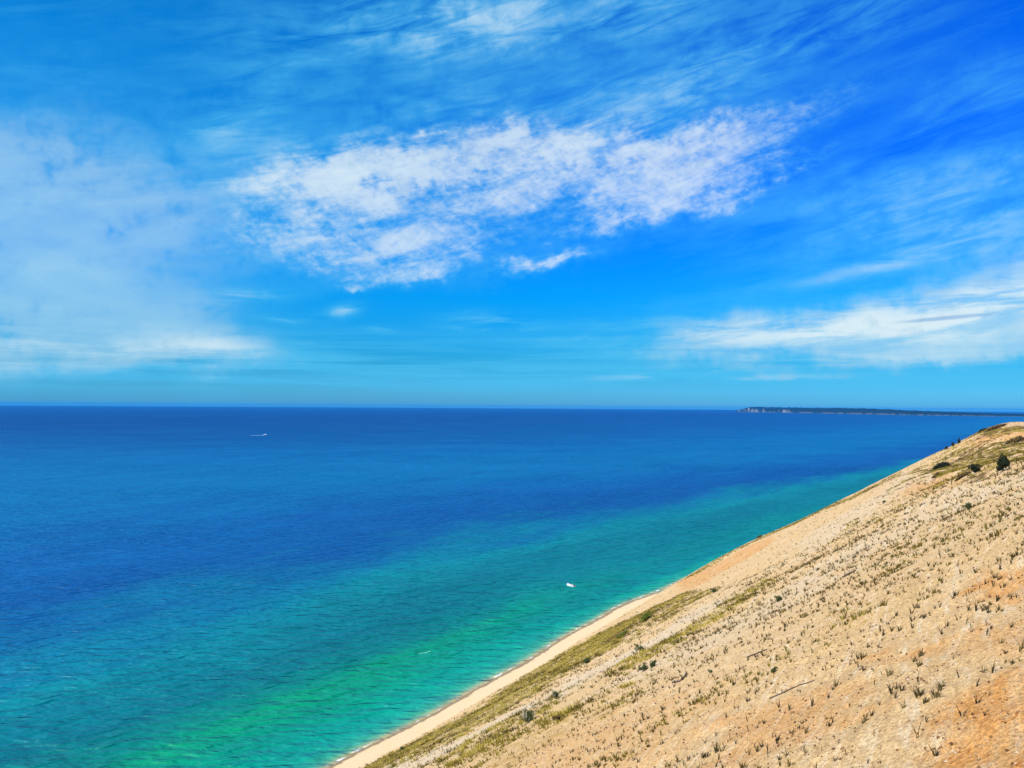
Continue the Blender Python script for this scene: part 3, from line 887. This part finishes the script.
# ------------------------------------------------------------------ loose stones and clods
def stones():
    r = np.random.default_rng(77)
    n = 60000
    k = 24 * (130 / 24) ** r.random(n); az = r.uniform(-0.35, 0.72, n)
    X = k * np.sin(az); Y = k * np.cos(az)
    u_ = X * N[0] + Y * N[1]; v_ = X * D[0] + Y * D[1]
    p = fbm(u_ / 3, v_ / 5, 301, 3)
    ok = r.random(n) < 0.3 + 0.9 * sstep(-0.2, 0.4, p)
    X, Y, k = X[ok], Y[ok], k[ok]; n = len(X)
    Z = height(X, Y)
    base = np.array([(1, 0, 0), (-1, 0, 0), (0, 1, 0), (0, -1, 0), (0, 0, 0.8), (0, 0, -0.8)], float)
    tri = np.array([(0, 2, 4), (2, 1, 4), (1, 3, 4), (3, 0, 4), (2, 0, 5), (1, 2, 5), (3, 1, 5), (0, 3, 5)])
    s = (0.012 + 0.060 * r.random(n) ** 4) * (1 + k / 90)
    J = r.uniform(0.6, 1.3, (n, 6, 1))
    V = base[None] * J * s[:, None, None]
    a = r.uniform(0, 6.28, n); ca, sa = np.cos(a)[:, None], np.sin(a)[:, None]
    W = np.empty_like(V)
    W[:, :, 0] = V[:, :, 0] * ca - V[:, :, 1] * sa + X[:, None]
    W[:, :, 1] = V[:, :, 0] * sa + V[:, :, 1] * ca + Y[:, None]
    W[:, :, 2] = V[:, :, 2] + Z[:, None] + (s * 0.25)[:, None]
    Fc = (tri[None] + (np.arange(n) * 6)[:, None, None]).reshape(-1, 3)
    m = grass_mat('stone', [(0.07, 0.04, 0.02), (0.16, 0.08, 0.035), (0.30, 0.20, 0.11), (0.46, 0.36, 0.25)], 0.9)
    me = mesh_np('gravel', W.reshape(-1, 3), Fc, m, False)
    point_attr(me, 'tone', np.repeat(r.random(n), 6))
    tag(link('gravel', me), 'small brown and pale stones strewn over the foreground sand', 'gravel', kind='stuff')
stones()

# ------------------------------------------------------------------ boats
M_HULL = simple_mat('white_gelcoat', (0.82, 0.83, 0.82), 0.3, 0.04, 2, 0.5)
M_DECK = simple_mat('pinkish_deck', (0.50, 0.40, 0.36), 0.7, 0.08, 2)
M_BLACK = simple_mat('outboard_black', (0.02, 0.02, 0.022), 0.4, 0.1, 2, 0.5)
M_GLASS = simple_mat('dark_windshield', (0.03, 0.05, 0.06), 0.12, 0.05, 2, 0.6)
M_SAIL = simple_mat('white_sail', (0.85, 0.85, 0.83), 0.8, 0.03, 1)
M_FOAM = simple_mat('white_foam', (0.78, 0.82, 0.84), 0.9, 0.12, 1.5)
M_SKIN = simple_mat('seat_vinyl', (0.62, 0.52, 0.48), 0.7, 0.1, 2)
M_METAL = simple_mat('steel_rail', (0.6, 0.6, 0.6), 0.3, 0.05, 2, 0.5, 0.9)

def water_at(px, py):
    d = look(px, py); k = CAMZ / -d[2]
    return float(d[0] * k), float(d[1] * k)

def hull_mesh(name, L, B, H, mat, floor=0.28, wall=0.10):
    "open hull: pointed bow at +x, square stern, sheer rising forward, inner well"
    st = [(-0.5, 0.86, 0.92), (-0.3, 0.96, 0.92), (-0.05, 1.0, 0.95), (0.18, 0.92, 1.02), (0.34, 0.68, 1.12), (0.44, 0.38, 1.22), (0.5, 0.04, 1.3)]
    V, Fc = [], []
    for sx, sb, sh in st:
        b = B * 0.5 * sb; x = sx * L
        bi = max(b - wall, 0.01); fl = floor if sx < 0.3 else H * sh * 0.9
        for y, z in ((0, -0.25), (b * 0.72, -0.12), (b * 0.95, H * 0.45), (b, H * sh), (bi, H * sh), (bi * 0.95, fl), (0, fl),
                     (-bi * 0.95, fl), (-bi, H * sh), (-b, H * sh), (-b * 0.95, H * 0.45), (-b * 0.72, -0.12)):
            V.append((x, y, z))
    n = 12
    for i in range(len(st) - 1):
        for k in range(n):
            k2 = (k + 1) % n
            Fc.append((i * n + k, i * n + k2, (i + 1) * n + k2, (i + 1) * n + k))
    Fc.append((0, 1, 2, 3, 4, 5, 6)); Fc.append((0, 6, 7, 8, 9, 10, 11))
    e = (len(st) - 1) * n
    Fc.append(tuple(e + k for k in range(n)))
    return mesh_py(name, V, Fc, mat)

def box(sx, sy, sz, c, taper=1.0):
    V = []
    for z, t in ((-0.5, 1.0), (0.5, taper)):
        for x, y in ((-.5, -.5), (.5, -.5), (.5, .5), (-.5, .5)):
            V.append((c[0] + x * sx * t, c[1] + y * sy * t, c[2] + z * sz))
    return V, [(0, 3, 2, 1), (4, 5, 6, 7), (0, 1, 5, 4), (1, 2, 6, 5), (2, 3, 7, 6), (3, 0, 4, 7)]

def bev(o, w=0.03):
    m = o.modifiers.new('bevel', 'BEVEL'); m.width = w; m.segments = 2
    return o

X, Y = water_at(570.5, 586)
bt = empty('motorboat', (X, Y, 0.0), math.radians(134)); bt.scale = (1.0, 1.0, 1.0)
tag(bt, 'white open motorboat with dark outboard, on turquoise water near the shore', 'motorboat')
link('hull', hull_mesh('hull', 6.6, 2.5, 0.95, M_HULL), bt)
bev(link('console', mesh_py('console', *box(0.8, 0.8, 1.0, (0.1, 0, 0.8), 0.85), M_HULL), bt))
bev(link('windshield', mesh_py('windshield', *join([box(0.05, 1.1, 0.45, (0.5, 0, 1.5)), box(0.5, 0.04, 0.4, (0.25, .55, 1.45)), box(0.5, 0.04, 0.4, (0.25, -.55, 1.45))]), M_GLASS), bt), 0.01)
link('deck', mesh_py('deck', *box(4.2, 1.9, 0.03, (-0.9, 0, 0.31)), M_DECK), bt)
for s in (-1.5, -2.3):
    bev(link('seat', mesh_py('seat', *join([box(0.55, 1.7, 0.4, (s, 0, 0.55)), box(0.14, 1.7, 0.45, (s - 0.3, 0, 0.95))]), M_SKIN), bt))
ob = bev(link('outboard_motor', mesh_py('outboard_motor', *join([box(0.6, 0.5, 0.75, (-3.65, 0, 1.1), 0.8), box(0.22, 0.2, 1.2, (-3.6, 0, 0.2)), box(0.4, 0.1, 0.12, (-3.65, 0, -0.2))]), M_BLACK), bt), 0.05)
link('bow_rail', mesh_py('bow_rail', *join([tube([(1.2, 1.1, 1.0), (1.2, 1.1, 1.35), (2.4, 0.75, 1.5), (3.1, 0, 1.6), (2.4, -0.75, 1.5), (1.2, -1.1, 1.35), (1.2, -1.1, 1.0)], [0.025] * 7, 6)]), M_METAL, True), bt)

X, Y = water_at(265.3, 434.9)
sb = empty('speedboat', (X, Y, 0.0), math.radians(2))
tag(sb, 'tiny white speedboat far out on the blue water, throwing a wake to its left', 'speedboat')
link('hull', hull_mesh('hull', 14, 4.2, 1.9, M_HULL, 0.7, 0.2), sb)
bev(link('cabin', mesh_py('cabin', *box(5.0, 2.8, 1.9, (0.6, 0, 2.6), 0.8), M_HULL), sb), 0.15)
link('windshield', mesh_py('windshield', *box(0.12, 2.3, 0.8, (3.0, 0, 2.9)), M_GLASS), sb)
M_THIN = simple_mat('thin_foam', (0.20, 0.52, 0.42), 0.9, 0.2, 1.5)
def foam_strip(name, lab, cat, pts, widths, seed, h=0.12, mat=None):
    "low broken ridge of foam"
    V, Fc = [], []
    r = random.Random(seed); n = len(pts)
    P = []
    for i in range(n - 1):
        for q in np.linspace(0, 1, 13)[:-1]:
            P.append(([pts[i][j] + (pts[i + 1][j] - pts[i][j]) * q for j in (0, 1)], widths[i] + (widths[i + 1] - widths[i]) * q))
    for i, (p, w) in enumerate(P):
        w1, w2 = w * r.uniform(0.5, 1.2), w * r.uniform(0.5, 1.2)
        nx, ny = -(pts[-1][1] - pts[0][1]), pts[-1][0] - pts[0][0]
        L = math.hypot(nx, ny); nx /= L; ny /= L
        V += [(p[0] + nx * w1, p[1] + ny * w1, 0.01), (p[0], p[1], h * r.uniform(0.6, 1.4)), (p[0] - nx * w2, p[1] - ny * w2, 0.01)]
    for i in range(len(P) - 1):
        a = i * 3
        Fc += [(a, a + 1, a + 4, a + 3), (a + 1, a + 2, a + 5, a + 4)]
    o0 = np.array(V[0]); V = [np.array(v) - o0 for v in V]
    o = link(name, mesh_py(name, V, Fc, mat or M_FOAM, True), None, tuple(o0))
    tag(o, lab, cat)
M_WAKE = simple_mat('wake_foam', (0.35, 0.52, 0.66), 0.9, 0.15, 1.5)
foam_strip('boat_wake', 'thin white wake trailing left of the tiny speedboat', 'wake', [water_at(263.8, 435.3), water_at(257, 435.4), water_at(250, 435.5)], [2.2, 1.6, 0.4], 5, 0.5, M_WAKE)
foam_strip('whitecap', 'short pale whitecap streak alone on the green shallow water', 'whitecap', [water_at(418, 653.6), water_at(424, 653), water_at(431, 651)], [0.2, 0.25, 0.5], 6, 0.08, M_THIN)

X, Y = water_at(991.4, 415.9)
sl = empty('sailboat', (X, Y, 0.0), math.radians(20))
tag(sl, 'minute white sailboat in front of the far island, above the dune crest', 'sailboat')
link('hull', hull_mesh('hull', 22, 6, 2.6, M_HULL, 1.4, 0.4), sl)
link('mast', mesh_py('mast', *tube([(0, 0, 1), (0, 0, 20), (0, 0, 41)], [0.35, 0.3, 0.15], 8), M_METAL, True), sl)
def sail(pts, th=0.12):
    V = [(x, -th / 2, z) for x, z in pts] + [(x, th / 2, z) for x, z in pts]; n = len(pts)
    Fc = [tuple(range(n)), tuple(range(2 * n - 1, n - 1, -1))] + [(i, (i + 1) % n, n + (i + 1) % n, n + i) for i in range(n)]
    return V, Fc
link('mainsail', mesh_py('mainsail', *sail([(-0.5, 3.5), (-10.5, 3.8), (-7.0, 16), (-3.2, 29), (-0.5, 40)]), M_SAIL), sl)
link('headsail', mesh_py('headsail', *sail([(0.6, 36), (0.8, 4), (10.6, 3.4)]), M_SAIL), sl)

# ------------------------------------------------------------------ sky
CL_VEIL = (0.235, 0.45, 0.60); CL_THIN = (0.055, 0.37, 0.62); CL_THICK = (0.49, 0.60, 0.645); CL_GREY = (0.23, 0.40, 0.54)
TINT = [(0, (.11, .47, 1.05)), (.025, (.10, .49, 1.01)), (.075, (.042, .43, .82)), (.19, (.004, .54, 1.05)), (.275, (.002, .55, 1.19)), (.55, (.001, .71, 1.29)), (1, (.02, .7, 1.3))]
HAZE = 1.7e-5
SUN_EL, SUN_AZ = math.radians(46), math.radians(233)      # azimuth clockwise from the view axis
w = bpy.data.worlds.new('World'); SC.world = w; w.use_nodes = True
nt = w.node_tree; nt.nodes.clear(); g = NT(nt)
out = g.node('ShaderNodeOutputWorld'); bg = g.node('ShaderNodeBackground')
nt.links.new(bg.outputs[0], out.inputs[0])
sky = g.node('ShaderNodeTexSky'); sky.sky_type = 'NISHITA'; sky.sun_disc = False
sky.sun_elevation = SUN_EL; sky.sun_rotation = SUN_AZ
sky.altitude = 200; sky.air_density = 1.0; sky.dust_density = 0.4; sky.ozone_density = 3.0
STR = 0.10
tc = g.node('ShaderNodeTexCoord')
dx, dy, dz = g.sep(tc.outputs['Generated'])
az = g.m('ARCTAN2', dx, dy) * 57.29578
el = g.m('ARCSINE', dz) * 57.29578                          # both in degrees
def ae(px, py):
    d = look(px, py); d = d / np.linalg.norm(d)
    return math.degrees(math.atan2(d[0], d[1])), math.degrees(math.asin(d[2]))
P = g.comb(az, el, 0.0)
wn = g.noise(P, 0.22, 4, 0.6, 0.0, True)
warpv = g.vscale(g.vadd(wn, (0.5, 0.5, 0.5), 'SUBTRACT'), 4.0)
wn2 = g.noise(P, 0.9, 4, 0.6, 0.0, True)
PW = g.vadd(g.vadd(P, warpv), g.vscale(g.vadd(wn2, (0.5, 0.5, 0.5), 'SUBTRACT'), 1.1))
def blob(px, py, rx, ry, ang, amp, p=2.0, vec=None):
    a, e = ae(px, py)
    m_ = g.mapping(vec or PW, (a, e, 0), (0, 0, math.radians(ang)), (rx * 0.0685, ry * 0.0685, 1), 'TEXTURE')
    d2 = g.m('POWER', g.length(m_), p)
    return g.m('EXPONENT', d2 * -1.0) * amp
def total(bl, vec=None):
    s = None
    for b_ in bl:
        e = blob(*b_, vec=vec); s = e if s is None else s + e
    return s
def aniso(ang, kx, ky, base, detail=6, rough=0.6, dist=0.5, off=(0, 0, 0), vec=None):
    v_ = g.mapping(vec or P, off, (0, 0, math.radians(ang)), (1, 1, 1), 'TEXTURE')
    v_ = g.mapping(v_, scale=(kx, ky, 1))
    return g.noise(v_, base, detail, rough, dist)
# cirrus: long wisps rising to the right
cir = aniso(9, 0.06, 0.30, 1.0, 6, 0.55, 1.0)
cir2 = aniso(13, 0.20, 1.0, 1.0, 6, 0.62, 0.8, (4, 2, 0))
cmask = total([(330, 30, 120, 40, 10, .55), (520, 18, 170, 34, 8, 1.0), (640, 12, 90, 22, 8, .6), (430, 22, 110, 20, 8, .6), (600, 95, 260, 42, 12, .62), (760, 60, 210, 26, 17, .75), (990, 95, 90, 28, 12, .55),
               (930, 215, 150, 42, 10, .85), (860, 190, 170, 22, 8, .35), (1010, 230, 90, 30, 6, .45), (430, 110, 110, 40, 30, .35), (230, 120, 40, 22, 40, .55), (270, 85, 60, 30, 20, .35),
               (200, 170, 160, 60, 10, .35), (20, 90, 120, 60, 10, .15), (270, 155, 40, 26, 40, .35)])
c1 = cmask * g.map(cir * 0.55 + cir2 * 0.45, 0.33, 0.66)
# the bright broken bank left of centre
pf = aniso(11, 0.11, 0.40, 1.0, 6, 0.62, 0.5, (1, 3, 0))
rip = aniso(28, 1.6, 3.2, 1.0, 3, 0.6, 0.3)
rip2 = aniso(-25, 0.9, 1.7, 1.0, 4, 0.62, 0.5)
bmask = total([(345, 180, 75, 34, 6, .9), (430, 168, 95, 36, 8, 1.0), (510, 152, 80, 30, 12, .75), (600, 165, 95, 36, 12, .85), (690, 160, 90, 34, 18, .8), (650, 205, 75, 18, 16, .65), (735, 190, 55, 17, 22, .65), (790, 172, 50, 9, 20, .65),
               (720, 125, 100, 13, 12, .5), (325, 240, 95, 28, -2, .72), (420, 225, 80, 20, 8, .5), (440, 250, 90, 20, 6, .65), (400, 276, 70, 10, 8, .6), (540, 262, 55, 8, 16, .95), (360, 289, 20, 5, 10, .6), (270, 205, 45, 45, 0, .32), (830, 110, 110, 20, 20, .28),
               (590, 225, 60, 12, 14, .28), (530, 198, 60, 20, 10, .38)])
bn_ = pf * 0.50 + cir2 * 0.20 + rip * 0.11 + rip2 * 0.19
c2 = g.m('POWER', g.m('MAXIMUM', bmask * 0.70 + (bn_ - 0.5) * 3.1 * g.map(bmask, 0.05, 0.6), 0.0), 1.2)
# soft veil on the left, and the broad pale bank low on the right
veil = total([(10, 250, 140, 90, 0, .62), (80, 300, 140, 60, -12, .5), (60, 180, 130, 60, -10, .35), (190, 340, 90, 24, -6, .35), (200, 200, 120, 90, 0, .22), (0, 340, 80, 30, 0, .2),
              (930, 322, 180, 30, 4, .80), (1010, 300, 120, 34, 8, .55), (820, 338, 180, 22, 2, .55), (980, 225, 110, 40, 8, .22)])
c3 = veil * (g.map(aniso(6, 0.08, 0.26, 1.0, 6, 0.52, 0.5, (9, 1, 0)), 0.27, 0.72, 0.50, 1.30))
# sharper low clouds
low = aniso(3, 0.16, 0.95, 1.0, 5, 0.6, 0.5, (2, 8, 0))
lmask = total([(215, 345, 60, 13, -3, 1.2), (130, 352, 70, 10, -4, .9), (25, 346, 40, 7, 0, .8), (130, 368, 110, 7, 0, .4), (344, 312, 17, 6, 12, 1.35), (380, 330, 18, 4, 0, .85), (245, 296, 40, 6, 6, 1.0), (290, 318, 30, 4, 0, .8), (305, 342, 16, 3, 0, .5),
               (490, 322, 48, 9, -3, 1.2), (480, 329, 40, 3, 0, .8), (560, 340, 60, 3, 2, .4), (900, 320, 220, 24, 4, 1.3), (760, 335, 150, 14, 2, .8), (1000, 295, 90, 24, 10, 1.0), (870, 266, 50, 7, 7, .8), (800, 282, 120, 8, 8, .45), (640, 322, 80, 6, 3, .45),
               (900, 362, 230, 9, 1, .8), (640, 378, 90, 5, 1, .7), (760, 378, 110, 4, 0, .8)], g.vadd(P, g.vscale(warpv, 0.22)))
c4 = lmask * g.map(low, 0.33, 0.60)
# flat haze streaks by the horizon
hz = aniso(0, 0.055, 1.5, 1.0, 7, 0.6, 0.4, (5, 5, 0))
c5 = g.map(el, 0.6, 1.9) * (1.0 - g.map(el, 2.8, 6.0)) * g.map(hz, 0.38, 0.62) * 0.80
thin = g.map(aniso(10, 0.09, 0.5, 1.0, 5, 0.65, 0.8, (30, 3, 0)), 0.46, 0.72) * g.map(el, 4, 14) * 0.10
dens = c1 * 0.88 + c2 * 0.95 + c3 * 0.92 + c4 * 0.6 + c5 + thin
dens = g.m('SUBTRACT', 1.0, g.m('EXPONENT', dens * -1.45))
# thin cloud is blue white, thick cloud white, undersides slightly grey lavender
shade = g.noise(PW, 0.55, 5, 0.6)
ccol = g.mix(g.map(c2 + c4 * 0.35 + c1 * 0.42 + c3 * 0.2, 0.12, 0.90), g.mix(g.map(c3, 0.1, 0.6), CL_THIN, CL_VEIL), CL_THICK)
ccol = g.mix(g.map(shade, 0.48, 0.7) * 0.45 * g.map(c2 + c4, 0.3, 0.9), ccol, CL_GREY)
# clear sky: the physical sky, its colour balance deepened as in the photograph
tint = g.ramp(g.map(el, 0, 40, 0, 1, False), TINT)
clear = g.mix(1.0, E(g, sky.outputs[0]), tint, 'MULTIPLY')
deep = g.map(az, -30, 32) * g.map(el, 4, 18)
clear = g.mix(deep, clear, g.mix(1.0, clear, (0.2, 0.56, 1.16), 'MULTIPLY'))
# a short dark streak in the pale bank on the right
dsk = g.m('MINIMUM', blob(945, 318, 38, 2.0, 3, 1.0, 4.0, g.vadd(P, g.vscale(warpv, 0.05))), 1.0)
skyc = g.mix(dens, clear, g.vscale(ccol, 1.0 / STR))
skyc = g.mix(dsk * 0.55, skyc, g.vscale(g.vadd((0.08, 0.24, 0.48), (0, 0, 0)), 1.0 / STR))
g._in(bg.inputs[0], skyc); bg.inputs[1].default_value = STR

sun = bpy.data.lights.new('sun', 'SUN'); sun.energy = 5.0; sun.angle = math.radians(0.53); sun.color = (1.0, 0.92, 0.78)
so = bpy.data.objects.new('sun', sun); COL.objects.link(so)
from mathutils import Vector, Matrix
S = Vector((math.sin(SUN_AZ) * math.cos(SUN_EL), math.cos(SUN_AZ) * math.cos(SUN_EL), math.sin(SUN_EL)))
so.rotation_euler = S.to_track_quat('Z', 'Y').to_euler(); so.location = (0, 0, 300)

# ------------------------------------------------------------------ sea air
V, Fc = box(92000, 92000, 160, (0, 0, 70))
hm = bpy.data.materials.new('sea_air'); hm.use_nodes = True
hn = hm.node_tree; hn.nodes.clear()
ho = hn.nodes.new('ShaderNodeOutputMaterial'); hv = hn.nodes.new('ShaderNodeVolumePrincipled')
hv.inputs['Color'].default_value = (0.02, 0.40, 1.0, 1); hv.inputs['Density'].default_value = HAZE
hn.links.new(hv.outputs[0], ho.inputs['Volume'])
tag(link('haze', mesh_py('haze', V, Fc, hm)), kind='stuff')

# ------------------------------------------------------------------ camera
cam = bpy.data.cameras.new('camera'); co = bpy.data.objects.new('camera', cam); COL.objects.link(co)
cam.sensor_width = 36; cam.lens = 36 * F / 1024
cam.clip_start = 0.5; cam.clip_end = 100000
co.location = (0, 0, CAMZ)
a0 = look(512, 384); r_ = look(1312, 384) - a0; u_ = look(512, -416) - a0
M = Matrix((tuple(r_), tuple(u_), tuple(-a0))).transposed()
co.rotation_euler = M.to_euler()
SC.camera = co
vs = SC.view_settings
vs.view_transform = 'Standard'; vs.look = 'None'; vs.exposure = 0.53; vs.gamma = 1.0; vs.use_curve_mapping = False
SC.cycles.max_bounces = 4; SC.cycles.diffuse_bounces = 1; SC.world.cycles.sampling_method = 'NONE'; SC.cycles.glossy_bounces = 2
